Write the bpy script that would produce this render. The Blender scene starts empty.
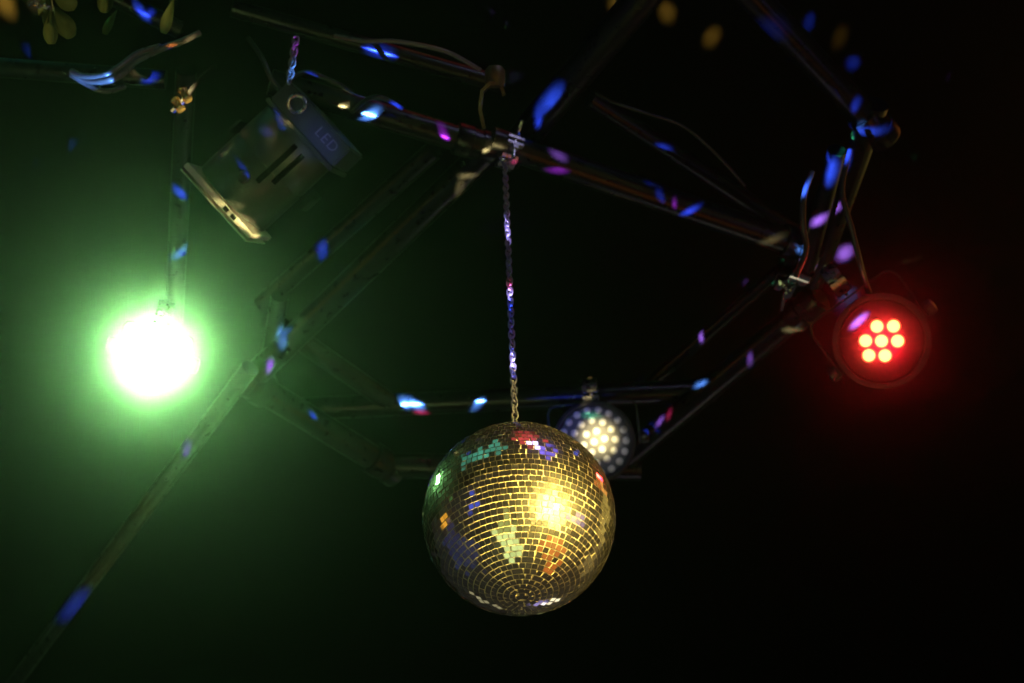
import bpy, bmesh, math, random
from mathutils import Vector, Matrix
random.seed(11)
S = bpy.context.scene
C = S.collection
R = math.radians
PI = math.pi

# ------------------------------------------------------------------ camera
FPX = 1422.0
PITCH, ROLL = R(46.3), R(2.3)
CAM = Vector((0, 0, 1.6))
fw = Vector((0, math.cos(PITCH), math.sin(PITCH)))
up0 = Vector((0, -math.sin(PITCH), math.cos(PITCH)))
rt0 = Vector((1, 0, 0))
UP = up0*math.cos(ROLL) + rt0*math.sin(ROLL)
RT = rt0*math.cos(ROLL) - up0*math.sin(ROLL)
cd = bpy.data.cameras.new('camera')
cam = bpy.data.objects.new('camera', cd); C.objects.link(cam)
M = Matrix((RT, UP, -fw)).transposed().to_4x4(); M.translation = CAM
cam.matrix_world = M
cd.sensor_width = 36; cd.lens = FPX*36/1024; cd.clip_start = .05; cd.clip_end = 200
S.camera = cam

def ray(px, py):
    return fw + RT*((px-512)/FPX) + UP*((341.5-py)/FPX)
def W(px, py, d):
    return CAM + ray(px, py)*d
def proj(p):
    v = p-CAM; z = v.dot(fw)
    return 512+FPX*v.dot(RT)/z, 341.5-FPX*v.dot(UP)/z, z

BALL = W(519, 518, 2.19)
BR = 97/FPX*2.19*0.998
# the frame's height: where the chain's vertical line shows at y = 160
zt = BALL.z
while proj(Vector((BALL.x, BALL.y, zt)))[1] > 160: zt += .002
TOPZ = zt
def WZ(px, py, dz=0.0):
    r = ray(px, py)
    return CAM + r*((TOPZ+.04+dz-CAM.z)/r.z)

# ------------------------------------------------------------------ materials
def mat(name):
    m = bpy.data.materials.new(name); m.use_nodes = True
    nt = m.node_tree; nt.nodes.clear()
    o = nt.nodes.new('ShaderNodeOutputMaterial')
    return m, nt, o
def pbr(name, col, rough=.5, metal=0., bump=0., scale=40., vary=.15, spec=.5, coat=0., emit=None, es=0.):
    m, nt, o = mat(name)
    b = nt.nodes.new('ShaderNodeBsdfPrincipled')
    tc = nt.nodes.new('ShaderNodeTexCoord')
    n = nt.nodes.new('ShaderNodeTexNoise'); n.inputs['Scale'].default_value = scale; n.inputs['Detail'].default_value = 6
    nt.links.new(tc.outputs['Object'], n.inputs['Vector'])
    mx = nt.nodes.new('ShaderNodeMix'); mx.data_type = 'RGBA'
    mx.inputs['A'].default_value = (*[c*(1-vary) for c in col], 1)
    mx.inputs['B'].default_value = (*[min(1, c*(1+vary)) for c in col], 1)
    nt.links.new(n.outputs['Fac'], mx.inputs['Factor'])
    nt.links.new(mx.outputs['Result'], b.inputs['Base Color'])
    mr = nt.nodes.new('ShaderNodeMapRange')
    mr.inputs['To Min'].default_value = max(.02, rough-.1); mr.inputs['To Max'].default_value = min(1, rough+.1)
    nt.links.new(n.outputs['Fac'], mr.inputs['Value']); nt.links.new(mr.outputs['Result'], b.inputs['Roughness'])
    b.inputs['Metallic'].default_value = metal
    b.inputs['Specular IOR Level'].default_value = spec
    b.inputs['Coat Weight'].default_value = coat
    if emit:
        b.inputs['Emission Color'].default_value = (*emit, 1); b.inputs['Emission Strength'].default_value = es
    if bump:
        bp = nt.nodes.new('ShaderNodeBump'); bp.inputs['Strength'].default_value = bump; bp.inputs['Distance'].default_value = .002
        nt.links.new(n.outputs['Fac'], bp.inputs['Height']); nt.links.new(bp.outputs['Normal'], b.inputs['Normal'])
    nt.links.new(b.outputs[0], o.inputs['Surface'])
    return m

ALU = pbr('dull_black_pipe_paint', (.042, .042, .042), .30, .8, .06, 60, .15, spec=.3)
STEEL = pbr('zinc_steel', (.55, .54, .52), .28, 1., .1, 120)
CHAINM = pbr('worn_nickel_chain', (.22, .22, .22), .42, .55, .1, 200)
CHROME = pbr('chromed_steel', (.75, .75, .75), .14, 1., .05, 60)
BLACK = pbr('black_powder_coat', (.007, .007, .008), .55, 0, .25, 300, .2)
POLISH = pbr('polished_can', (.055, .055, .05), .40, .5, .12, 30, .2)
RIMM = pbr('bare_metal_rim', (.6, .58, .5), .4, .45, .1, 60, .1)
BACKP = pbr('grey_back_plate', (.06, .07, .09), .42, .3, .1, 90)
WHITE = pbr('white_print', (.19, .20, .23), .6)
RUBBER = pbr('black_rubber', (.03, .03, .032), .32, 0, .1, 90)
BRASS = pbr('brass', (.75, .55, .2), .25, 1.)
LEAF = pbr('leaf_green', (.085, .11, .03), .45, 0, .4, 50, .35)
STEM = pbr('stem_brown', (.06, .06, .03), .6)
FOIL = pbr('silver_foil', (.8, .8, .78), .15, 1.)
CEIL = pbr('black_ceiling_cloth', (.007, .007, .0065), .9, 0, 0, 25, .1, spec=.05)
RFACE = pbr('black_reflector', (.006, .004, .004), .6, 0, .1, 120, spec=.15)
VENT = pbr('vent_black', (.004, .004, .004), .9, spec=.05)
FACE = pbr('black_face_plate', (.014, .014, .017), .55, 0, .1, 120)
GROUT = pbr('ball_grout', (.62, .55, .38), .45, .15, .3, 300, .2)

def tile_mat():
    m, nt, o = mat('mirror_tile_glass')
    at = nt.nodes.new('ShaderNodeAttribute'); at.attribute_name = 'tile_tone'
    g1 = nt.nodes.new('ShaderNodeBsdfGlossy'); g1.inputs['Roughness'].default_value = .045
    g2 = nt.nodes.new('ShaderNodeBsdfGlossy'); g2.inputs['Roughness'].default_value = .40
    for g, k in ((g1, .86), (g2, .80)):
        mx = nt.nodes.new('ShaderNodeMix'); mx.data_type = 'RGBA'
        mx.inputs['A'].default_value = (k*.75, k*.73, k*.68, 1); mx.inputs['B'].default_value = (k, k, k*.97, 1)
        nt.links.new(at.outputs['Fac'], mx.inputs['Factor']); nt.links.new(mx.outputs['Result'], g.inputs['Color'])
    mx = nt.nodes.new('ShaderNodeMixShader'); mx.inputs[0].default_value = .11
    nt.links.new(g1.outputs[0], mx.inputs[1]); nt.links.new(g2.outputs[0], mx.inputs[2])
    nt.links.new(mx.outputs[0], o.inputs['Surface'])
    return m
TILE = tile_mat()

def led_mat(name, core, rim, ks, kr, rad):
    """a lit lens: brighter over the chip at its middle (object space)"""
    m, nt, o = mat(name)
    tc = nt.nodes.new('ShaderNodeTexCoord')
    sx = nt.nodes.new('ShaderNodeSeparateXYZ'); nt.links.new(tc.outputs['Object'], sx.inputs[0])
    cx = nt.nodes.new('ShaderNodeCombineXYZ')
    nt.links.new(sx.outputs['X'], cx.inputs['X']); nt.links.new(sx.outputs['Y'], cx.inputs['Y'])
    ln = nt.nodes.new('ShaderNodeVectorMath'); ln.operation = 'LENGTH'; nt.links.new(cx.outputs[0], ln.inputs[0])
    mr = nt.nodes.new('ShaderNodeMapRange'); mr.inputs['From Min'].default_value = rad*.78; mr.inputs['From Max'].default_value = rad
    nt.links.new(ln.outputs['Value'], mr.inputs['Value'])
    mx = nt.nodes.new('ShaderNodeMix'); mx.data_type = 'RGBA'
    mx.inputs['A'].default_value = (*[c*ks for c in core], 1); mx.inputs['B'].default_value = (*[c*kr for c in rim], 1)
    nt.links.new(mr.outputs['Result'], mx.inputs['Factor'])
    e = nt.nodes.new('ShaderNodeEmission'); nt.links.new(mx.outputs['Result'], e.inputs['Color'])
    nt.links.new(e.outputs[0], o.inputs['Surface'])
    return m
RED_LED = led_mat('red_led_lit', (1, .47, .13), (1, .05, .003), 3.8, 2.2, .0136)
GREEN_LED = led_mat('green_led_lit', (.6, 1, .5), (.4, 1, .3), 3, 2.5, .014)
LENSW = pbr('clear_led_dome', (.62, .62, .60), .12, 0, 0, 40, .05, coat=1.)
LENSGLOW = pbr('led_dome_beam_glow', (.62, .62, .60), .12, 0, 0, 40, .05, coat=1., emit=(1, .85, .45), es=.12)  # unlit domes: faint emission put in for the yellow beam they mirror

# ------------------------------------------------------------------ mesh helpers
def obj(name, bm, m, parent=None, smooth=True, loc=None):
    me = bpy.data.meshes.new(name)
    bmesh.ops.recalc_face_normals(bm, faces=bm.faces)
    bm.to_mesh(me); bm.free()
    me.materials.append(m)
    if smooth:
        for p in me.polygons: p.use_smooth = True
        try: me.set_sharp_from_angle(angle=R(38))
        except Exception: pass
    o = bpy.data.objects.new(name, me); C.objects.link(o)
    if parent: o.parent = parent
    if loc is not None: o.location = loc
    return o
def thing(name, label, cat, mw, group=None):
    o = bpy.data.objects.new(name, None); C.objects.link(o)
    o.empty_display_size = .05
    o.matrix_world = mw if isinstance(mw, Matrix) else Matrix.Translation(mw)
    return tag(o, label, cat, group)
def tag(o, label, cat, group=None):
    o['label'] = label; o['category'] = cat
    if group: o['group'] = group
    return o
def frame(loc, z, y):
    z = z.normalized(); x = y.cross(z).normalized(); y = z.cross(x)
    m = Matrix((x, y, z)).transposed().to_4x4(); m.translation = loc
    return m
def sweep(bm, pts, r, seg=12, caps=True, closed=False, flat=None):
    """a tube along points; r a number or a list; flat=(w,t) for a flat bar"""
    pts = [Vector(p) for p in pts]; n = len(pts)
    rings = []; ref = None
    for i, p in enumerate(pts):
        if closed: t = pts[(i+1) % n]-pts[i-1]
        else: t = pts[min(i+1, n-1)]-pts[max(i-1, 0)]
        t.normalize()
        if ref is None:
            ref = Vector((0, 0, 1)) if abs(t.z) < .9 else Vector((1, 0, 0))
        a = (ref - t*ref.dot(t)).normalized(); ref = a
        b = t.cross(a)
        rr = r[i] if isinstance(r, (list, tuple)) else r
        rings.append([bm.verts.new(p + (a*math.cos(2*PI*k/seg)+b*math.sin(2*PI*k/seg))*rr) for k in range(seg)])
    for i in range(n if closed else n-1):
        A, B = rings[i], rings[(i+1) % n]
        for k in range(seg):
            bm.faces.new((A[k], A[(k+1) % seg], B[(k+1) % seg], B[k]))
    if caps and not closed:
        bm.faces.new(rings[0][::-1]); bm.faces.new(rings[-1])
    return bm
def lathe(bm, prof, seg=48, M=None):
    """prof: list of (r, z) ; r=0 closes"""
    M = M or Matrix()
    rings = []
    for r, z in prof:
        if r < 1e-6: rings.append([bm.verts.new(M @ Vector((0, 0, z)))])
        else: rings.append([bm.verts.new(M @ Vector((r*math.cos(2*PI*k/seg), r*math.sin(2*PI*k/seg), z))) for k in range(seg)])
    for A, B in zip(rings, rings[1:]):
        for k in range(seg):
            k2 = (k+1) % seg
            if len(A) == 1 and len(B) == 1: continue
            if len(A) == 1: bm.faces.new((A[0], B[k], B[k2]))
            elif len(B) == 1: bm.faces.new((A[k], A[k2], B[0]))
            else: bm.faces.new((A[k], A[k2], B[k2], B[k]))
    return bm
def box(bm, c, s, M=None, bev=0.0):
    M = M or Matrix()
    r = bmesh.ops.create_cube(bm, size=1)
    vs = r['verts']
    for v in vs: v.co = Vector((v.co.x*s[0], v.co.y*s[1], v.co.z*s[2]))
    if bev:
        es = list({e for v in vs for e in v.link_edges})
        rr = bmesh.ops.bevel(bm, geom=es, offset=bev, segments=2, affect='EDGES')
        vs = list({v for v in rr['verts']} | {v for v in vs if v.is_valid})
    for v in vs: v.co = M @ (v.co + Vector(c))
    return bm
def bar(bm, pts, w, t, side):
    """a flat bar bent along points; side = direction of its width"""
    pts = [Vector(p) for p in pts]; side = Vector(side).normalized(); rings = []
    for i, p in enumerate(pts):
        d = (pts[min(i+1, len(pts)-1)]-pts[max(i-1, 0)]).normalized()
        n = d.cross(side).normalized()
        rings.append([bm.verts.new(p+side*w*a+n*t*b) for a, b in ((-.5, -.5), (.5, -.5), (.5, .5), (-.5, .5))])
    for A, B in zip(rings, rings[1:]):
        for k in range(4): bm.faces.new((A[k], A[(k+1) % 4], B[(k+1) % 4], B[k]))
    bm.faces.new(rings[0][::-1]); bm.faces.new(rings[-1])
    return bm
def smooth_path(pts, n=8):
    pts = [Vector(p) for p in pts]
    P = [pts[0]*2-pts[1]]+pts+[pts[-1]*2-pts[-2]]; out = []
    for i in range(1, len(P)-2):
        for k in range(n):
            t = k/n; a, b, c, d = P[i-1:i+3]
            out.append(.5*((2*b)+(c-a)*t+(2*a-5*b+4*c-d)*t*t+(3*b-a-3*c+d)*t**3))
    out.append(pts[-1]); return out
NB = bmesh.new

# ------------------------------------------------------------------ the mirror ball
ball = thing('mirror_ball', 'large round mirror ball of small square glass tiles hanging from the chain, glowing gold', 'mirror ball', BALL)
bm = NB(); bmesh.ops.create_uvsphere(bm, u_segments=96, v_segments=64, radius=BR-.0022)
obj('ball_core', bm, GROUT, ball)
bm = NB(); tones = []
PITCHT = .0094
rows = round(PI*BR/PITCHT)
for j in range(rows):
    la = -PI/2 + (j+.5)*PI/rows
    n = max(3, round(2*PI*BR*math.cos(la)/PITCHT))
    off = random.random()*.6
    tw = 2*PI*BR*math.cos(la)/n - .0013
    th = PI*BR/rows - .0014
    for k in range(n):
        lo = 2*PI*(k+off+random.gauss(0, .045))/n
        nr = Vector((math.cos(la)*math.cos(lo), math.cos(la)*math.sin(lo), math.sin(la)))
        e = Vector((-math.sin(lo), math.cos(lo), 0)); u = nr.cross(e)
        big = random.random() < .15
        q = (nr + e*random.gauss(0, .06 if big else .023) + u*random.gauss(0, .06 if big else .023)).normalized()
        rt_ = random.gauss(0, .05)
        a = (e*math.cos(rt_)+u*math.sin(rt_)); a = (a-q*a.dot(q)).normalized(); b = q.cross(a)
        c = nr*(BR-.0006+random.gauss(0, .00015)); w = tw*.5*random.uniform(.95, 1.02); h = th*.5*random.uniform(.95, 1.02)
        top = [bm.verts.new(c+a*w*sx+b*h*sy) for sx, sy in ((-1, -1), (1, -1), (1, 1), (-1, 1))]
        bot = [bm.verts.new(v.co-q*.0026) for v in top]
        fs = [bm.faces.new(top)]
        for i in range(4): fs.append(bm.faces.new((top[i], bot[i], bot[(i+1) % 4], top[(i+1) % 4])))
        tones.append((random.random(), len(fs)))
tl = obj('mirror_tiles', bm, TILE, ball, smooth=False)
att = tl.data.attributes.new('tile_tone', 'FLOAT', 'FACE')
vals = []
for t, n in tones: vals += [t]*n
att.data.foreach_set('value', vals)
bm = NB(); lathe(bm, [(0, BR+.0075), (.012, BR+.0075), (.014, BR+.006), (.016, BR-.001), (.016, BR-.004), (0, BR-.004)], 32)
cap = obj('top_cap', bm, CHROME, ball)
bm = NB(); sweep(bm, [Vector((math.cos(t)*.0075, 0, BR+.0145+math.sin(t)*.0075)) for t in [2*PI*i/24 for i in range(24)]], .0016, 8, closed=True)
obj('eyelet', bm, CHROME, cap)

# ------------------------------------------------------------------ chains
def link_mesh(L, Wd, r):
    pts = []
    hw = Wd/2; hs = L/2-hw
    for i in range(9): t = PI*i/8; pts.append(Vector((hw*math.cos(t), 0, hs+hw*math.sin(t))))
    for i in range(9): t = PI+PI*i/8; pts.append(Vector((hw*math.cos(t), 0, -hs+hw*math.sin(t))))
    bm = NB(); sweep(bm, pts, r, 8, closed=True)
    return bm
def chain(name, label, p0, p1, L, Wd, r, m, cat='chain', sag=0, alternate=R(90)):
    """p0 top, p1 bottom"""
    t = thing(name, label, cat, p0)
    d = p1-p0; step = L-3.0*r; n = max(2, round(d.length/step))
    first = None
    q = d.normalized().to_track_quat('Z', 'Y').to_matrix().to_4x4()
    for i in range(n):
        mw = Matrix.Translation(d*((i+.5)/n)) @ q @ Matrix.Rotation(alternate*i+.5+random.gauss(0, .1), 4, 'Z')
        if first is None:
            o = first = obj('link', link_mesh(L, Wd, r), m, t)
        else:
            o = first.copy(); C.objects.link(o); o.parent = t
        o.matrix_local = mw
    return t
chain_top = Vector((BALL.x, BALL.y, TOPZ))
chain('hanging_chain', 'thin steel link chain running straight up from the mirror ball to the frame', chain_top,
      Vector((BALL.x, BALL.y, BALL.z+BR+.018)), .0190, .0100, .0017, CHAINM)

# ------------------------------------------------------------------ the pipe frame
truss = thing('lighting_truss', 'polygon frame of aluminium pipes that carries the lamps and the mirror ball chain', 'truss', WZ(490, 148))
tinv = truss.matrix_world.inverted()
def pipe(a, b, r=.026, name='pipe', m=ALU):
    bm = NB(); a, b = tinv @ a, tinv @ b
    d = (b-a); n = max(2, int(d.length/.12))
    sweep(bm, [a+d*i/n for i in range(n+1)], r, 28)
    return obj(name, bm, m, truss)
def coupler(p, d, r=.036, l=.085):
    bm = NB(); q = d.normalized().to_track_quat('Z', 'Y').to_matrix().to_4x4(); q.translation = tinv @ p
    lathe(bm, [(r*.72, -l/2), (r*.95, -l/2), (r, -l/2+.004), (r, -l*.12), (r*.93, -l*.1), (r*.93, l*.1), (r, l*.12), (r, l/2-.004), (r*.95, l/2), (r*.72, l/2)], 32, q)
    return obj('coupler', bm, ALU, truss)
P = {
 'A': ((728, -30), (884, 136), 0), 'B': ((876, 104), (812, 282), .0), 'C': ((490, 140), (804, 247), 0),
 'D': ((270, 82), (490, 148), 0), 'E': ((506, 158), (664, -28), .06), 'F': ((492, 146), (258, 372), .0),
 'G': ((434, 150), (262, 304), .16), 'H': ((250, 382), (386, 466), 0), 'Hb': ((380, 466), (640, 468), 0),
 'I': ((268, 318), (392, 404), .05), 'Ib': ((300, 409), (716, 390), .05), 'J': ((628, 456), (820, 296), .0),
 'K': ((250, 368), (-30, 742), -.05), 'L': ((186, 70), (174, 320), .1), 'M': ((-20, 66), (166, 80), .1),
 'N': ((232, 8), (500, 84), .16), 'Pp': ((280, 296), (262, 400), .02), 'Bb': ((837, 150), (804, 278), -.05),
 'Q': ((590, 98), (800, 236), .2), 'Sb': ((636, 396), (792, 260), .12), 'Rr': ((100, -10), (180, 30), .1),
}
rad = {'E': .033, 'L': .021, 'M': .02, 'N': .018, 'Pp': .02, 'Bb': .019, 'Q': .02, 'H': .032, 'Hb': .032, 'F': .03, 'A': .028, 'I': .024, 'Ib': .028, 'C': .029, 'Sb': .016, 'J': .029, 'G': .022, 'K': .021, 'Rr': .018}
ends = {}; pdir = {}
for k, (a, b, dz) in P.items():
    pa, pb = WZ(*a, dz), WZ(*b, dz); ends[k] = (pa, pb)
    pdir[pipe(pa, pb, rad.get(k, .026), 'brace' if k in ('G', 'Q', 'Sb', 'Bb', 'Pp', 'Rr') else 'pipe').name] = (pb-pa).normalized()
for k, t in (('D', .93), ('C', .985), ('H', .02), ('A', .93), ('H', .985), ('J', .93)):
    a, b = ends[k]; r = rad.get(k, .026)
    coupler(a+(b-a)*t, b-a, r*1.28)

# ------------------------------------------------------------------ clamps (half couplers): ring jaws, bolt, wing nut
def clamp_parts(parent, M, r=.029, m=STEEL, s=1.0):
    """jaws round the local X axis at M"""
    for sgn in (1, -1):
        bm = NB(); rings = []
        arc = [R(8)+R(164)*i/14 for i in range(15)]
        pts = [M @ Vector((0, math.cos(t)*(r+.004)*s, sgn*math.sin(t)*(r+.004)*s)) for t in arc]
        bar(bm, pts, .034*s, .007*s, M.to_3x3() @ Vector((1, 0, 0)))
        obj('jaw', bm, m, parent)
    bm = NB()
    for sgn in (1, -1): box(bm, (0, (r+.013)*s, sgn*.007*s), (.034*s, .022*s, .007*s), M, .001)
    obj('flange', bm, m, parent)
    bm = NB(); Mb = M @ Matrix.Translation((0, (r+.017)*s, 0))
    lathe(bm, [(0, -.032*s), (.0045*s, -.032*s), (.0045*s, .04*s), (0, .04*s)], 12, Mb)
    lathe(bm, [(0, .011*s), (.0095*s, .011*s), (.0095*s, .019*s), (0, .019*s)], 6, Mb)
    b = obj('bolt', bm, CHROME, parent)
    bm = NB(); Mw = Mb @ Matrix.Translation((0, 0, -.017*s))
    lathe(bm, [(0, -.012*s), (.008*s, -.012*s), (.010*s, .005*s), (0, .005*s)], 14, Mw)
    for sg in (1, -1):
        sweep(bm, [Mw @ Vector((0, sg*.006*s, -.004*s)), Mw @ Vector((0, sg*.018*s, -.010*s)), Mw @ Vector((0, sg*.026*s, -.020*s))], [.004*s, .0045*s, .003*s], 8)
    obj('wing_nut', bm, CHROME, parent)

def clamp_thing(px, py, dz, along, label, r=.03, s=1.0, m=STEEL, spin=0, group=None):
    p = WZ(px, py, dz); x = along.normalized()
    z = x.cross(fw).normalized()
    y = z.cross(x)
    mw = Matrix((x, y, z)).transposed().to_4x4(); mw.translation = p
    t = thing('pipe_clamp', label, 'clamp', mw, group)
    clamp_parts(t, Matrix.Rotation(spin, 4, 'X'), r, m, s)
    return t
dC = ends['C'][1]-ends['C'][0]; dJ = ends['J'][1]-ends['J'][0]; dF = ends['F'][1]-ends['F'][0]
ct = clamp_thing(507, 153, 0, dC, 'steel pipe clamp with an eye hook that the mirror ball chain hangs from', .027, 1, STEEL, R(150))
ci = ct.matrix_world.inverted()
bm = NB(); ec = ci @ (chain_top+Vector((0, 0, .012)))
ax = (ci.to_3x3() @ Vector((1, .4, 0))).normalized(); az = (ci.to_3x3() @ Vector((0, 0, 1))).normalized()
sweep(bm, [ec+ax*.013*math.cos(t)+az*.013*math.sin(t) for t in [2*PI*i/24 for i in range(24)]], .0032, 10, closed=True)
obj('eye_hook', bm, CHROME, ct)
clamp_thing(797, 262, -.02, dC, 'chrome pipe clamp with glinting bolts where the pipes meet left of the red lamp', .03, 1.35, CHROME, R(-60))

# ------------------------------------------------------------------ par lamps
def can_profile(rf, L):
    # front rim at z=0, back at -L
    return [(rf*.93, -.012), (rf*.93, .004), (rf*1.0, .006), (rf*1.06, .004), (rf*1.06, -.006), (rf*1.0, -.010), (rf*.98, -L*.55), (rf*.93, -L*.62),
            (rf*.90, -L*.72), (rf*.72, -L*.93), (rf*.55, -L), (0, -L)]
def par(name, label, mw, rf, L, led_xy, led_r, led_m, group=None, yoke_dir=R(90), clamp_at=.17, body=BLACK, swivel=0, led_fn=None, face=FACE, yk=1.55):
    t = thing(name, label, 'stage lamp', mw, group)
    bm = NB(); lathe(bm, can_profile(rf, L), 64); obj('housing', bm, body, t)
    bm = NB(); lathe(bm, [(0, -.010), (rf*.90, -.010), (rf*.925, -.004), (rf*.925, -.0115), (0, -.0115)], 64); obj('face_plate', bm, face, t)
    first = {}
    for i, (x, y) in enumerate(led_xy):
        m = led_fn(i, x, y) if led_fn else led_m
        if m.name in first: o = first[m.name].copy(); C.objects.link(o); o.parent = t
        else:
            bm = NB(); k = led_r
            lathe(bm, [(k*1.1, -.002), (k*1.1, .001), (k*.99, .0025), (k*.9, k*.45), (k*.7, k*.75), (k*.4, k*.93), (0, k)], 24)
            o = obj('led_lens', bm, m, t); first[m.name] = o
        o.location = (x, y, -.0085)
    c, s = math.cos(yoke_dir), math.sin(yoke_dir)
    Y = Matrix.Rotation(yoke_dir-R(90), 4, 'Z')
    yw = rf*1.16; yl = rf*yk; z0 = -L*.42
    pts = [Y @ Vector((-yw, -.012, z0)), Y @ Vector((-yw, yl*.8, z0)), Y @ Vector((-yw*.93, yl*.95, z0)), Y @ Vector((-yw*.8, yl, z0)), Y @ Vector((0, yl, z0)),
           Y @ Vector((yw*.8, yl, z0)), Y @ Vector((yw*.93, yl*.95, z0)), Y @ Vector((yw, yl*.8, z0)), Y @ Vector((yw, -.012, z0))]
    bm = NB(); bar(bm, pts, .028, .004, (0, 0, 1)); yk = obj('yoke', bm, body, t)
    for sg in (-1, 1):
        bm = NB(); Mk = Y @ Matrix.Translation((sg*yw, 0, z0)) @ Matrix.Rotation(sg*R(90), 4, 'Y')
        lathe(bm, [(0, .002), (.016, .002), (.018, .008), (.016, .02), (.008, .023), (0, .023)], 10, Mk); obj('knob', bm, RUBBER, t)
    return t, Y, yl, z0

HEX7 = [(0, 0)] + [(math.cos(R(60*i)), math.sin(R(60*i))) for i in range(6)]
# red lamp
d_red = 2.88; k = d_red/FPX
red_xy = [(0, 0), (15.6*k, 0), (-15.4*k, .2*k), (-4.4*k, 14.6*k), (11.6*k, 14.8*k), (-12.2*k, -14.4*k), (3.4*k, -14.6*k)]
p = W(881.5, 341, d_red)
red, Yr, yl, z0 = par('red_stage_lamp', 'round black stage lamp with seven red glowing leds, right side of the frame',
    frame(p, (CAM-p).normalized(), UP), .092, .17, red_xy, 6.5*k, RED_LED, face=RFACE, yk=1.23, yoke_dir=R(126))
clamp_parts(red, Yr @ Matrix.Translation((0, yl+.045, z0)) @ Matrix.Rotation(R(-90), 4, 'X'), .028, STEEL, 1)
# white lamp
d_w = 3.2; k = d_w/FPX; pw = W(594, 442, d_w)
pts37 = []
for ring, n, r in ((0, 1, 0), (1, 6, 11.0), (2, 12, 21.5), (3, 18, 32)):
    for i in range(n):
        a = 2*PI*i/n + (.3 if ring == 1 else .12 if ring == 2 else .05)
        pts37.append((r*k*math.cos(a), r*k*math.sin(a)))
def wfn(i, x, y): return LENSGLOW if math.hypot(x-2*k, y-1*k) < 19*k else LENSW
white, Yw, yl, z0 = par('many_led_stage_lamp', 'round stage lamp with rings of pale clear leds, half hidden behind the mirror ball',
    frame(pw, (CAM-pw).normalized()+Vector((-.05, 0, -.05)), UP), .088, .16, pts37, 3.5*k, LENSW, yoke_dir=R(96), yk=1.0, led_fn=wfn)
clamp_parts(white, Yw @ Matrix.Translation((0, yl+.02, z0)) @ Matrix.Rotation(R(-90), 4, 'X'), .028, STEEL, 1)
# green lamp
d_g = 2.76; pg = W(153, 355, d_g)
gxy = [(x*.022, y*.022) for x, y in HEX7]
green, Yg, yl, z0 = par('green_stage_lamp', 'stage lamp blazing green white straight at the viewer, in a wide green glow',
    frame(pg, (CAM-pg).normalized(), UP), .060, .17, gxy, .0098, GREEN_LED, yoke_dir=R(75), yk=.9)
clamp_parts(green, Yg @ Matrix.Translation((0, yl+.022, z0)) @ Matrix.Rotation(R(-90), 4, 'X'), .028, STEEL, 1)

# ------------------------------------------------------------------ the unlit can seen from its side
d_c = 2.75; kc = d_c/FPX
zb = (-RT*.74 - UP*.67 + fw*.06).normalized()         # beam direction: down left
pc = W(232, 200, d_c)
lab_dir = (RT*.70 - UP*.71)
# local frame: Z = beam, Y = towards the viewer
mc = frame(pc, zb, -fw)
can = thing('can_lamp', 'unlit grey can stage lamp lying on its side, LED printed on its back box', 'stage lamp', mc)
rc = 44*kc
prof = [(0, -.012), (rc*.90, -.012), (rc*.92, -.002), (rc*.98, -.002), (rc, -.006), (rc, -50*kc), (rc*.985, -51*kc), (rc*.985, -54*kc), (rc, -55*kc), (rc*.99, -92*kc), (rc*.93, -96*kc), (0, -96*kc)]
bm = NB(); lathe(bm, prof, 72); obj('housing', bm, POLISH, can)
# front frame plate seen edge on with two slots
bm = NB(); hw = rc*1.08
box(bm, (0, 0, .0085), (2*hw, 2*hw*.9, .012), None, .0015)
fr = obj('front_frame', bm, RIMM, can)
bm = NB(); box(bm, (0, 0, .0215), (2*hw*1.0, 2*hw*.88, .003), None, .0008); obj('filter_plate', bm, RIMM, can)
bm = NB()
xs = 1 if (mc.to_3x3() @ Vector((1, 0, 0))).dot(lab_dir) > 0 else -1
for q in (.24, .46):
    box(bm, (xs*hw*q, hw*.9, .0085), (.011, .003, .0085), None, .0003)
obj('slot', bm, VENT, fr)
# vents along the can
for q, l0, l1 in ((.28, -88, -36), (.52, -86, -46)):
    a = math.asin(q); bm = NB()
    Mv = Matrix.Rotation(-xs*a, 4, 'Z') @ Matrix.Translation((0, rc, (l0+l1)/2*kc))
    box(bm, (0, .0004, 0), (.0105, .003, (l1-l0)*kc), Mv, .0006)
    obj('vent_slot', bm, VENT, can)
bm = NB(); lathe(bm, [(0, .0), (.011, .0), (.012, .004), (.008, .009), (0, .009)], 20, Matrix.Rotation(-xs*math.asin(.02), 4, 'Z') @ Matrix.Translation((0, rc-.001, -30*kc)) @ Matrix.Rotation(R(-90), 4, 'X'))
obj('knob', bm, RUBBER, can)
# back box with the print
bz = -112*kc
bm = NB(); box(bm, (xs*rc*.13, -.004, bz), (2*rc*1.02, 2*rc*.94, 26*kc), None, .004); bb = obj('back_box', bm, BACKP, can)
bm = NB(); box(bm, (xs*rc*.13, -.004, bz+15*kc), (2*rc*1.06, 2*rc*.98, 5*kc), None, .0015); obj('back_ring', bm, POLISH, can)
fc = bpy.data.curves.new('led_print', 'FONT'); fc.body = 'LED'; fc.size = 14.5*kc; fc.extrude = .0004; fc.align_x = 'CENTER'; fc.align_y = 'CENTER'; fc.space_character = 1.15
tmp = bpy.data.objects.new('led_print_tmp', fc); C.objects.link(tmp)
bpy.context.view_layer.update()
me = bpy.data.meshes.new_from_object(tmp.evaluated_get(bpy.context.evaluated_depsgraph_get()))
bpy.data.objects.remove(tmp)
tx = bpy.data.objects.new('printed_letters', me); C.objects.link(tx); me.materials.clear(); me.materials.append(WHITE)
tx.parent = bb
# letters: baseline along xs*X, up = -Z, facing +Y
X = Vector((xs, 0, 0)); Yv = Vector((0, 0, -1)); Zv = X.cross(Yv)
mt = Matrix((X, Yv, Zv)).transposed().to_4x4(); mt.translation = Vector((xs*rc*.63, -.004+rc*.94+.0006, bz-1*kc))
tx.matrix_local = mt
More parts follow.
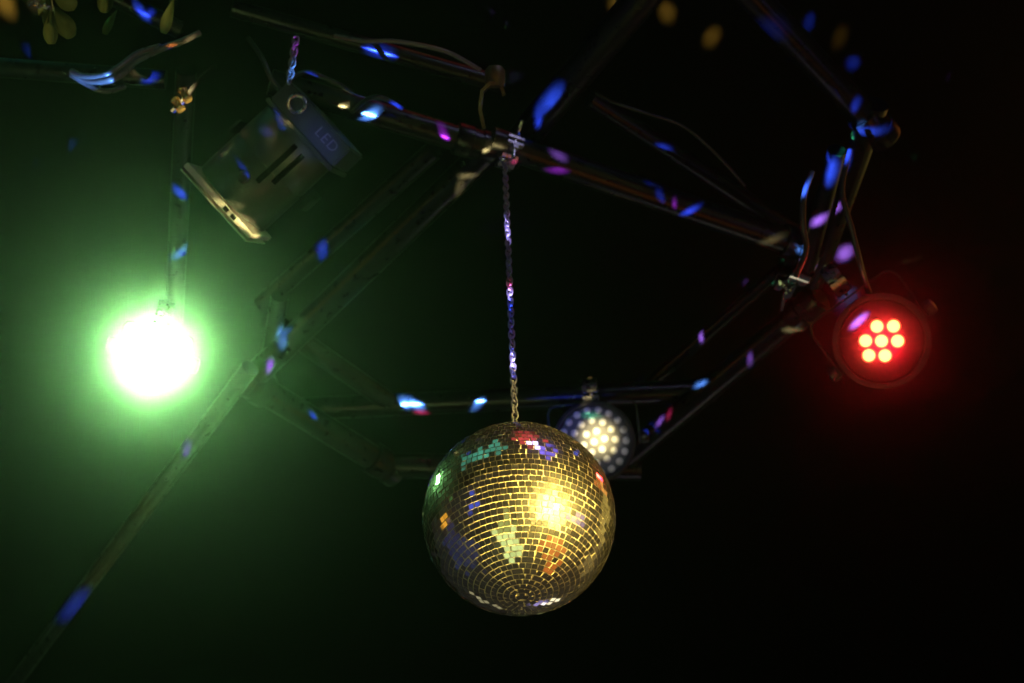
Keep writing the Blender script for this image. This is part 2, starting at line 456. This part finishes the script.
# yoke of the can, its clamp and its two brass knobs
bm = NB(); yw = rc*1.2
pts = [(-yw, 0, -52*kc), (-yw, -.06, -52*kc), (-yw*.9, -.13, -54*kc), (0, -.16, -54*kc), (yw*.9, -.13, -54*kc), (yw, -.06, -52*kc), (yw, 0, -52*kc)]
bar(bm, pts, .03, .004, (0, 0, 1)); obj('yoke', bm, BLACK, can)
for (px, py) in ((178, 105), (185, 95)):
    q = mc.inverted() @ W(px, py, d_c-.02)
    bm = NB(); ax = Vector((xs, .25, .15)).normalized(); Mk = ax.to_track_quat('Z', 'Y').to_matrix().to_4x4(); Mk.translation = q
    lathe(bm, [(0, -.017), (.0085, -.017), (.0095, -.012), (.0075, -.009), (.0075, .006), (.0095, .009), (.0085, .014), (0, .014)], 16, Mk)
    obj('brass_pin', bm, BRASS, can)
bm = NB(); bar(bm, [mc.inverted() @ W(172, 112, d_c), mc.inverted() @ W(184, 100, d_c), mc.inverted() @ W(200, 78, d_c), mc.inverted() @ W(216, 66, d_c)], .02, .004, (0, 1, 0)); obj('pin_bracket', bm, BLACK, can)

# ------------------------------------------------------------------ cables and small hung things
def cable(name, label, pts, r, m=RUBBER, cat='cable', group=None, mix=None):
    bm = NB(); P0 = Vector(pts[0])
    sweep(bm, [p-P0 for p in smooth_path(pts, 8)], r, 10)
    o = obj(name, bm, m); o.location = P0
    return tag(o, label, cat, group)
GC = pbr('grey_cable_jacket', (.16, .15, .14), .3, 0, .1, 60)
dd = 2.62
cable('power_cable', 'uppermost of the three pale cables fanning out at upper left', [W(71, 71, dd), W(84, 76, dd-.01), W(105, 75, dd-.02), W(120, 66, dd), W(138, 53, dd+.04), W(160, 46, dd+.1)], .0055, GC, group='pale cables at upper left')
cable('power_cable', 'middle cable of the pale three at upper left, with the brightest blue glint', [W(71, 73, dd), W(84, 80, dd), W(106, 81, dd-.02), W(122, 74, dd), W(136, 61, dd+.05), W(158, 50, dd+.12)], .0065, GC, group='pale cables at upper left')
cable('power_cable', 'lowest of the pale three at upper left, drooping below the other two', [W(71, 75, dd), W(84, 83, dd), W(98, 90, dd), W(110, 91, dd+.03), W(124, 87, dd+.1)], .005, GC, group='pale cables at upper left')
cable('power_cable', 'short tan cable end with an orange glint above the unlit can lamp', [W(156, 51, 2.66), W(168, 46, 2.64), W(180, 42, 2.64), W(200, 33, 2.66)], .0062, GC)
cable('power_cable', 'black cable curling down behind the unlit can lamp', [W(248, 38, 2.7), W(262, 58, 2.68), W(272, 80, 2.68), W(288, 98, 2.7), W(300, 112, 2.72)], .005)
cable('power_cable', 'black cable with a blue glint arching from the safety chain to the pipe', [W(288, 79, 2.66), W(305, 72, 2.64), W(320, 76, 2.64), W(338, 84, 2.68), W(352, 92, 2.75)], .0045)
cable('power_cable', 'black cable with a blue glint looping over the upper pipe', [W(352, 112, 2.78), W(366, 100, 2.72), W(378, 97, 2.7), W(390, 101, 2.72), W(402, 108, 2.78)], .0045)
cable('power_cable', 'thin black cable sagging along the top of the frame', [W(335, 36, 2.75), W(362, 41, 2.72), W(392, 41, 2.72), W(425, 46, 2.72), W(452, 54, 2.74), W(480, 70, 2.8)], .0045, GC)
cable('power_cable', 'thin dark cable slanting above the pipe between the ball chain and the right corner', [W(596, 94, 2.8), W(612, 102, 2.78), W(645, 113, 2.78), W(684, 127, 2.8), W(718, 156, 2.82), W(745, 186, 2.85)], .003)
cable('power_cable', 'black cable hanging from the right pipe down to the red lamp', [W(850, 150, 2.78), W(842, 190, 2.76), W(852, 230, 2.76), W(862, 270, 2.8), W(872, 300, 2.98)], .0055)
cable('power_cable', 'black cable dropping along the right pipes to the chrome clamp', [W(812, 172, 2.7), W(804, 196, 2.68), W(803, 225, 2.68), W(806, 250, 2.7), W(796, 276, 2.74)], .0055)
bm = NB(); c0 = W(297, 104, 2.64)
sweep(bm, [(RT*math.cos(t)*.016+UP*math.sin(t)*.016+fw*.003*math.sin(2*t)) for t in [2*PI*i/28 for i in range(28)]], .0035, 10, closed=True)
ro = obj('shackle_ring', bm, STEEL); ro.location = c0; tag(ro, 'small round steel ring beside the unlit can lamp', 'ring')
chain('safety_chain', 'short blue lit safety chain hanging above the unlit can lamp', W(296, 38, 2.6), W(289, 82, 2.6), .017, .012, .0022, CHAINM)

# half seen lamp above the chain node, seen end on
bo = thing('pipe_hook', 'dull bronze hook clamp on the pipe just above the chain', 'hook', frame(W(491, 104, 2.66), RT, UP))
bm = NB(); bar(bm, [bo.matrix_world.inverted() @ W(x, y, 2.66+dz) for x, y, dz in ((484, 128, .02), (480, 110, 0), (482, 92, -.01), (490, 84, -.02), (500, 84, 0), (504, 95, .02))], .022, .007, bo.matrix_world.to_3x3().inverted() @ fw)
HOOK = pbr('bronze_cast', (.10, .075, .04), .45, .4, .3, 80); obj('hook_plate', bm, HOOK, bo)
bm = NB(); lathe(bm, [(0, -.02), (.017, -.02), (.019, -.014), (.019, .01), (.013, .018), (0, .018)], 24, bo.matrix_world.inverted() @ frame(W(495, 76, 2.66), UP, fw)); obj('hook_boss', bm, HOOK, bo)

# ------------------------------------------------------------------ leaves at the upper left
def leaf_bm(L, w, bend=.15):
    bm = NB(); prof = [0, .22, .42, .62, .82, .97, 1.0, .88, .5]
    n = len(prof); grid = []
    for i, f in enumerate(prof):
        t = i/(n-1); y = L*t; half = w*.5*f + .0006; z = -bend*L*t*t
        row = [bm.verts.new((x*half, y, z+abs(x)**1.5*half*.35)) for x in (-1, -.5, 0, .5, 1)]
        grid.append(row)
    for A, B in zip(grid, grid[1:]):
        for k in range(4): bm.faces.new((A[k], A[k+1], B[k+1], B[k]))
    r = bmesh.ops.solidify(bm, geom=bm.faces[:], thickness=.0009)
    return bm
def sprig(label, d, stem, leaves):
    t = thing('leafy_sprig', label, 'plant', W(*stem[0], d)); inv = t.matrix_world.inverted()
    bm = NB(); sweep(bm, smooth_path([inv @ W(x, y, d) for x, y in stem], 6), .0016, 8); obj('stem', bm, STEM, t)
    for (x0, y0, x1, y1, w) in leaves:
        a, b = W(x0, y0, d+random.uniform(-.01, .01)), W(x1, y1, d-random.uniform(.0, .03))
        L = (b-a).length; o = obj('leaf', leaf_bm(L, w*d/FPX), LEAF, t)
        yv = (b-a).normalized(); zv = (-fw+RT*random.uniform(-.25, .25)+UP*random.uniform(-.2, .2)); zv = (zv-yv*zv.dot(yv)).normalized()
        m = Matrix((yv.cross(zv), yv, zv)).transposed().to_4x4(); m.translation = a
        o.matrix_local = inv @ m
sprig('leafy green sprig with rounded leaves hanging into the upper left corner', 2.45, [(46, -30), (50, -8), (53, 10)],
      [(52, 8, 50, 42, 15), (54, 6, 70, 34, 19), (50, -8, 74, 6, 17), (50, -12, 40, 14, 9), (49, -20, 30, -8, 14), (46, -24, 22, -2, 13), (54, -10, 86, -6, 12), (51, -2, 44, 22, 8)])
sprig('dim pair of small leaves beside the top edge right of the larger sprig', 2.5, [(112, -30), (108, -14)],
      [(108, -16, 104, 9, 15), (110, -18, 122, -2, 12), (117, 10, 104, 32, 9)])
sprig('single dim narrow leaf hanging above the pale cables', 2.55, [(182, -20), (178, -8), (174, 0)],
      [(174, -2, 163, 32, 11)])
bm = NB()
tp = [W(30+4*math.sin(i*1.7)+i*.9, 2+3*math.cos(i*2.3)+i*.3, 2.44+.006*math.sin(i*1.1)) for i in range(22)]
sweep(bm, [q-tp[0] for q in smooth_path(tp, 4)], .0009, 6); o = obj('tinsel_wire', bm, FOIL); o.location = tp[0]; tag(o, 'curly silver tinsel wire glinting beside the leaves in the upper left corner', 'tinsel')

# ------------------------------------------------------------------ ceiling and haze
bm = NB(); n = 40; grid = []
for i in range(n+1):
    grid.append([bm.verts.new((-6+12*j/n, -3+12*i/n, 5.0)) for j in range(n+1)])
for A, B in zip(grid, grid[1:]):
    for j in range(n): bm.faces.new((A[j], A[j+1], B[j+1], B[j]))
ce = obj('ceiling', bm, CEIL); ce['kind'] = 'structure'
bm = NB(); bmesh.ops.create_cube(bm, size=1)
for v in bm.verts: v.co = Vector((v.co.x*16, 3+v.co.y*16, 2.65+v.co.z*5.3))
hz = obj('haze', bm, CEIL, smooth=False); hz['kind'] = 'stuff'
m, nt, o = mat('stage_haze')
pv = nt.nodes.new('ShaderNodeVolumePrincipled')
HD, HG = .036, .992
pv.inputs['Color'].default_value = (.95, .95, .95, 1); pv.inputs['Density'].default_value = HD; pv.inputs['Anisotropy'].default_value = HG
nt.links.new(pv.outputs[0], o.inputs['Volume'])
try: m.volume_sampling = 'DISTANCE'
except Exception: m.cycles.volume_sampling = 'DISTANCE'
hz.data.materials.clear(); hz.data.materials.append(m)

# ------------------------------------------------------------------ lights
def lamp(name, typ, loc, target, energy, col, **kw):
    l = bpy.data.lights.new(name, typ); l.energy = energy; l.color = col
    for k_, v in kw.items(): setattr(l, k_, v)
    o = bpy.data.objects.new(name, l); C.objects.link(o); o.location = loc
    d = (target-loc)
    o.rotation_euler = d.to_track_quat('-Z', 'Y').to_euler()
    return o
def cdir(x, y, z): return RT*x+UP*y-fw*z          # camera space direction, z towards the viewer
def refl(px, py):
    """direction that a point on the ball mirrors to the camera"""
    nx, ny = (px-519)/97, (518-py)/97; nz = math.sqrt(max(.02, 1-nx*nx-ny*ny))
    n = cdir(nx, ny, nz); v = (CAM-BALL).normalized()
    # view direction differs a little from the camera axis
    q = v.rotation_difference(-fw).inverted(); n = q @ n
    return (2*n.dot(v)*n-v).normalized()
# the golden follow spot, right of the viewer
dY = refl(550, 508)
lamp('golden_spot', 'SPOT', BALL+dY*3.0, BALL, 6200, (1, .71, .16), spot_size=R(7.6), spot_blend=.5, shadow_soft_size=.20)
# green lamp: beam towards the viewer, and its wide spill
gdir = (CAM-pg).normalized()
lamp('green_beam', 'SPOT', pg+gdir*.03, CAM, 104, (.35, 1, .29), spot_size=R(74), spot_blend=1, shadow_soft_size=.035)
rdir = (CAM-p).normalized()
lamp('red_beam', 'SPOT', p+rdir*.035, CAM, 3.0, (1, .0, .02), spot_size=R(120), spot_blend=1, shadow_soft_size=.04)
# unseen coloured area lamps mirrored in the ball; gold and teal ones added for sheen
def panel(px, py, w, h, col, L, dist=2.6, spread=180):
    d = refl(px, py); loc = BALL+d*dist
    lamp('reflection_panel', 'AREA', loc, BALL, L*w*h*PI, col, shape='RECTANGLE', size=w, size_y=h, spread=R(spread))
panel(511, 543, 1.3, 1.5, (.74, .90, .32), 1.25)
panel(505, 522, .5, 1.0, (.70, .80, .20), .6)
panel(552, 552, 1.9, .9, (1, .24, .02), .75)
panel(527, 441, .42, 1.1, (1, .08, .08), .05, 1.6, 45)
panel(539, 449, .25, .25, (.6, .55, 1), 4., 1.65)
panel(544, 452, .65, .45, (.20, .13, 1), .14, 1.7, 60)
panel(462, 548, 1.6, 2.0, (.05, .08, .4), .16)
panel(475, 505, .5, .6, (.06, .12, 1), .7)
panel(448, 520, .7, .55, (1, .45, .03), 1.1)
panel(575, 521, .7, .5, (.4, .3, .9), .6)
panel(484, 455, 1.2, .5, (.15, .8, .55), .06, 1.7, 60)  # added teal lamp for the green sheen at upper left of the ball
panel(482, 597, 1.0, .3, (1, .9, .5), .4)
panel(551, 598, .5, .4, (1, .9, .6), 1.6)
panel(538, 600, .5, .4, (.5, .4, 1), .8)
panel(558, 500, 1.8, 1.5, (1, .70, .14), .14)  # broad gold wash added so the tiles have a gold base to mirror
panel(596, 480, .7, .6, (1, .28, .05), .8)
panel(604, 515, .9, 2.0, (1, .72, .15), .45, 3.2)  # gold lamp added to brighten the ball's right limb
panel(588, 560, .9, .9, (1, .72, .2), .2)

# ---- specks thrown by the ball as narrow coloured spots, plus added fill spots
cols = dict(B=(.025, .07, 1), L=(.10, .30, 1), V=(.42, .16, 1), M=(.40, .03, .75), Y=(1, .80, .33), G=(.08, 1, .45), R=(1, .04, .2), A=(1, .55, .07), O=(1, .3, .06), W=(.7, .75, 1), P=(.42, .34, 1), E=(.03, .09, 1))
SPECKS = [
 (549, 99, 17, 'E', 1.3), (538, 118, 8, 'B', .6), 
 (558, 152, 8, 'V', 1.0), (556, 171, 8, 'M', .5), (373, 112, 7, 'L', 2.2), (366, 119, 5, 'L', 2), (380, 52, 13, 'B', .5), (442, 127, 8, 'M', .6),
 (310, 73, 5, 'B', .8), (142, 12, 8, 'B', 1), (111, 23, 5, 'G', .8), (95, 82, 12, 'L', 2.5), (110, 79, 6, 'L', 2.5), (152, 72, 9, 'B', 1.2), (170, 45, 4, 'O', 1.5), (190, 39, 8, 'Y', .3),
 (179, 192, 8, 'B', 1.5), (182, 252, 9, 'L', 1.5), (282, 338, 8, 'L', 1.6), (283, 330, 5, 'L', 1.5), (270, 366, 6, 'V', 2.2), (322, 248, 10, 'B', .8), (313, 415, 4, 'B', 1.2),
 (412, 403, 9, 'L', 3.), (404, 404, 5, 'L', 3), (422, 413, 6, 'R', 1.2), (477, 406, 7, 'L', 1.3), (187, 449, 6, 'V', 1.3), (143, 507, 13, 'A', .02), (75, 605, 14, 'B', .7), 
 (700, 384, 6, 'L', 3.2), (660, 421, 5, 'V', 1.2), (669, 414, 5, 'R', .5), (701, 336, 5, 'V', 1.5), (750, 360, 6, 'V', .5), (648, 430, 5, 'B', 1),
 (664, 147, 6, 'B', .7), (690, 211, 7, 'B', 1.6), (660, 195, 6, 'B', .4), (692, 168, 5, 'M', .4), (772, 240, 9, 'Y', .14), (794, 330, 7, 'Y', .4), (590, 394, 9, 'Y', .45), (460, 188, 9, 'Y', .14), (468, 176, 7, 'Y', .25),
 (270, 130, 9, 'Y', .10), (345, 105, 4, 'Y', .3), (243, 168, 4, 'B', .6), (275, 112, 5, 'B', .8), (258, 119, 4, 'B', .5), (285, 122, 4, 'Y', .4),
 (832, 172, 12, 'E', 1.6), (828, 158, 5, 'B', 1.2), (866, 132, 12, 'E', 1.2), (856, 104, 7, 'B', .8), (852, 136, 4, 'G', 1.2), (770, 30, 16, 'B', .06), (808, 186, 7, 'L', 2), (820, 220, 10, 'V', 2),
 (845, 253, 7, 'V', 45), (802, 250, 5, 'L', 2.5), (848, 296, 8, 'L', 6), (841, 309, 6, 'V', 1), (859, 321, 7, 'V', .6), (792, 284, 4, 'G', 2.), (773, 283, 4, 'G', 1.5), (791, 274, 4, 'G', 1.5),
 (495, 77, 9, 'A', .06), (487, 150, 4, 'Y', .4), (515, 163, 5, 'R', .5), (496, 146, 8, 'Y', .05),
 (254, 231, 9, 'Y', 3.2), (241, 219, 10, 'Y', 2.6), (226, 204, 10, 'Y', 1.), (211, 189, 9, 'Y', .12), (182, 100, 12, 'Y', .5), (292, 66, 7, 'L', 3.), (295, 45, 6, 'M', 1.2),  # can rim spots added in place of light from the green lamp
 (318, 142, 22, 'B', .06), (300, 150, 34, 'Y', .005), (240, 150, 34, 'Y', .003),  # wide dim fill spots added to lift the can's body
 (572, 425, 34, 'B', .03), (598, 438, 17, 'Y', .95), (600, 440, 34, 'W', .035), (592, 416, 7, 'G', .2),  # spots added to light the many-led lamp's domes as a beam would
 (667, 12, 8, 'A', 3.5), (712, 37, 8, 'A', 3), (615, -2, 8, 'A', 3.5), (840, 37, 8, 'A', .8), (853, 63, 6, 'B', 7), (809, 22, 6, 'B', 5),
 (55, 25, 38, 'Y', .5), (5, 2, 10, 'A', 10), (106, 4, 12, 'Y', .6), (170, 15, 14, 'Y', .5), (36, 2, 8, 'Y', 1.5), (150, 13, 5, 'B', 1), (508, 480, 1, 'Y', 0),  # the wide warm spots are fills added to light the leaves
]
CH = [(228, 4, 'P', 12), (221, 3, 'V', 3), (292, 5, 'P', 10), (285, 3, 'R', 3), (302, 4, 'B', 3), (360, 4, 'P', 12), (366, 4, 'P', 12), (352, 4, 'B', 2), (374, 3, 'B', 3), (325, 12, 'B', .2), (190, 20, 'B', .05), (335, 10, 'V', .12), (262, 12, 'B', .06), (395, 20, 'V', .04)]
bpy.context.view_layer.update()
dg = bpy.context.evaluated_depsgraph_get()
hz.hide_viewport = True; bpy.context.view_layer.update(); dg = bpy.context.evaluated_depsgraph_get()
KE = 55.0
def speck(tgt, r, col, E, back=None, axis=None):
    n = (tgt-BALL).normalized()
    # leaves from the ball's side nearest both target and viewer
    side = (CAM-BALL).normalized()
    src = BALL + (n*.75+side*.65).normalized()*(BR+.03) if back is None else back
    dist = (tgt-src).length
    rw = r/FPX*(tgt-CAM).dot(fw)
    d = tgt-src
    o = lamp('speck_lamp', 'SPOT', src, tgt, KE*E*2.6*dist*dist, cols[col], spot_size=2*math.atan(rw*2.1/dist), spot_blend=.25, shadow_soft_size=.003)
    # a small tilted mirror throws a slanted, stretched patch: its outline as a gobo on the lamp
    rm = d.to_track_quat('-Z', 'Y').to_matrix()
    if axis is not None:
        la = rm.transposed() @ axis; th = math.atan2(la.y, la.x) + random.choice((-1, 1))*R(random.uniform(12, 55))
    else: th = random.uniform(0, PI)
    if col == 'E' and axis is not None: th = math.atan2(la.y, la.x)
    k = rw/dist
    a_, b_ = (2.0*k, .72*k) if r < 13 else (1.7*k, .5*k) if col == 'E' else (1.5*k, 1.5*k)
    if back is not None: a_, b_ = 1.7*k, 1.35*k
    l = o.data; l.use_nodes = True; nt = l.node_tree; em = nt.nodes['Emission']
    tc = nt.nodes.new('ShaderNodeTexCoord'); mp = nt.nodes.new('ShaderNodeMapping'); mp.vector_type = 'TEXTURE'
    mp.inputs['Rotation'].default_value = (0, 0, th); mp.inputs['Scale'].default_value = (a_, b_, 1e6)
    ln = nt.nodes.new('ShaderNodeVectorMath'); ln.operation = 'LENGTH'
    mr = nt.nodes.new('ShaderNodeMapRange'); mr.interpolation_type = 'SMOOTHSTEP'
    mr.inputs['From Min'].default_value = 1.0; mr.inputs['From Max'].default_value = .1
    nt.links.new(tc.outputs['Normal'], mp.inputs['Vector']); nt.links.new(mp.outputs[0], ln.inputs[0])
    nt.links.new(ln.outputs['Value'], mr.inputs['Value']); nt.links.new(mr.outputs['Result'], em.inputs['Strength'])
FACT = {ALU.name: 17., POLISH.name: 8., BLACK.name: 45., RFACE.name: 60., FACE.name: 3., RUBBER.name: 5., BACKP.name: 3.}
miss = []
def stray(x, y, tgt):
    side = (CAM-BALL).normalized(); n = (tgt-BALL).normalized()
    src = BALL + (n*.75+side*.65).normalized()*(BR+.03)
    d = (tgt-src).normalized(); h, l, *_r = S.ray_cast(dg, tgt+d*.12, d, distance=30)
    if h and _r[2] == ce:
        q = proj(l)
        if 0 < q[0] < 1024 and 0 < q[1] < 683: print('STRAY', (x, y), [round(v) for v in q])
for (x, y, r, c, E) in SPECKS:
    if E <= 0: continue
    hit, loc, nn, idx, ob, mw_ = S.ray_cast(dg, CAM, ray(x, y).normalized(), distance=30)
    if not hit: miss.append((x, y)); continue
    stray(x, y, loc)
    if ob == ce and E < 2.5: miss.append((x, y, 'ceiling'))
    speck(loc, r, c, E*FACT.get(ob.data.materials[0].name, 1), loc+Vector((0, -.7, -.6)) if ob == ce else None, pdir.get(ob.name))  # ceiling patches: an added spot just below the ceiling, not from the ball
print("SPECK MISSES", miss)
for (y, r, c, E) in CH:
    z = BALL.z+BR
    while proj(Vector((BALL.x, BALL.y, z)))[1] > y: z += .002
    speck(Vector((BALL.x, BALL.y, z)), r, c, E)
hz.hide_viewport = False

# ------------------------------------------------------------------ world, view, render
w = bpy.data.worlds.new('World'); S.world = w; w.use_nodes = True
bg = w.node_tree.nodes['Background']; bg.inputs[0].default_value = (1, .88, 1, 1); bg.inputs[1].default_value = .012
cd.dof.use_dof = True; cd.dof.focus_distance = (BALL-CAM).dot(fw)-.08; cd.dof.aperture_fstop = 4.5; cd.dof.aperture_blades = 0
S.view_settings.view_transform = 'Standard'; S.view_settings.look = 'None'; S.view_settings.exposure = 0; S.view_settings.gamma = 1
S.render.engine = 'CYCLES'
cy = S.cycles
cy.volume_bounces = 0; cy.max_bounces = 6; cy.sample_clamp_indirect = 4
cy.use_denoising = True
cy.use_adaptive_sampling = False
try: cy.denoiser = 'OPENIMAGEDENOISE'
except Exception: pass
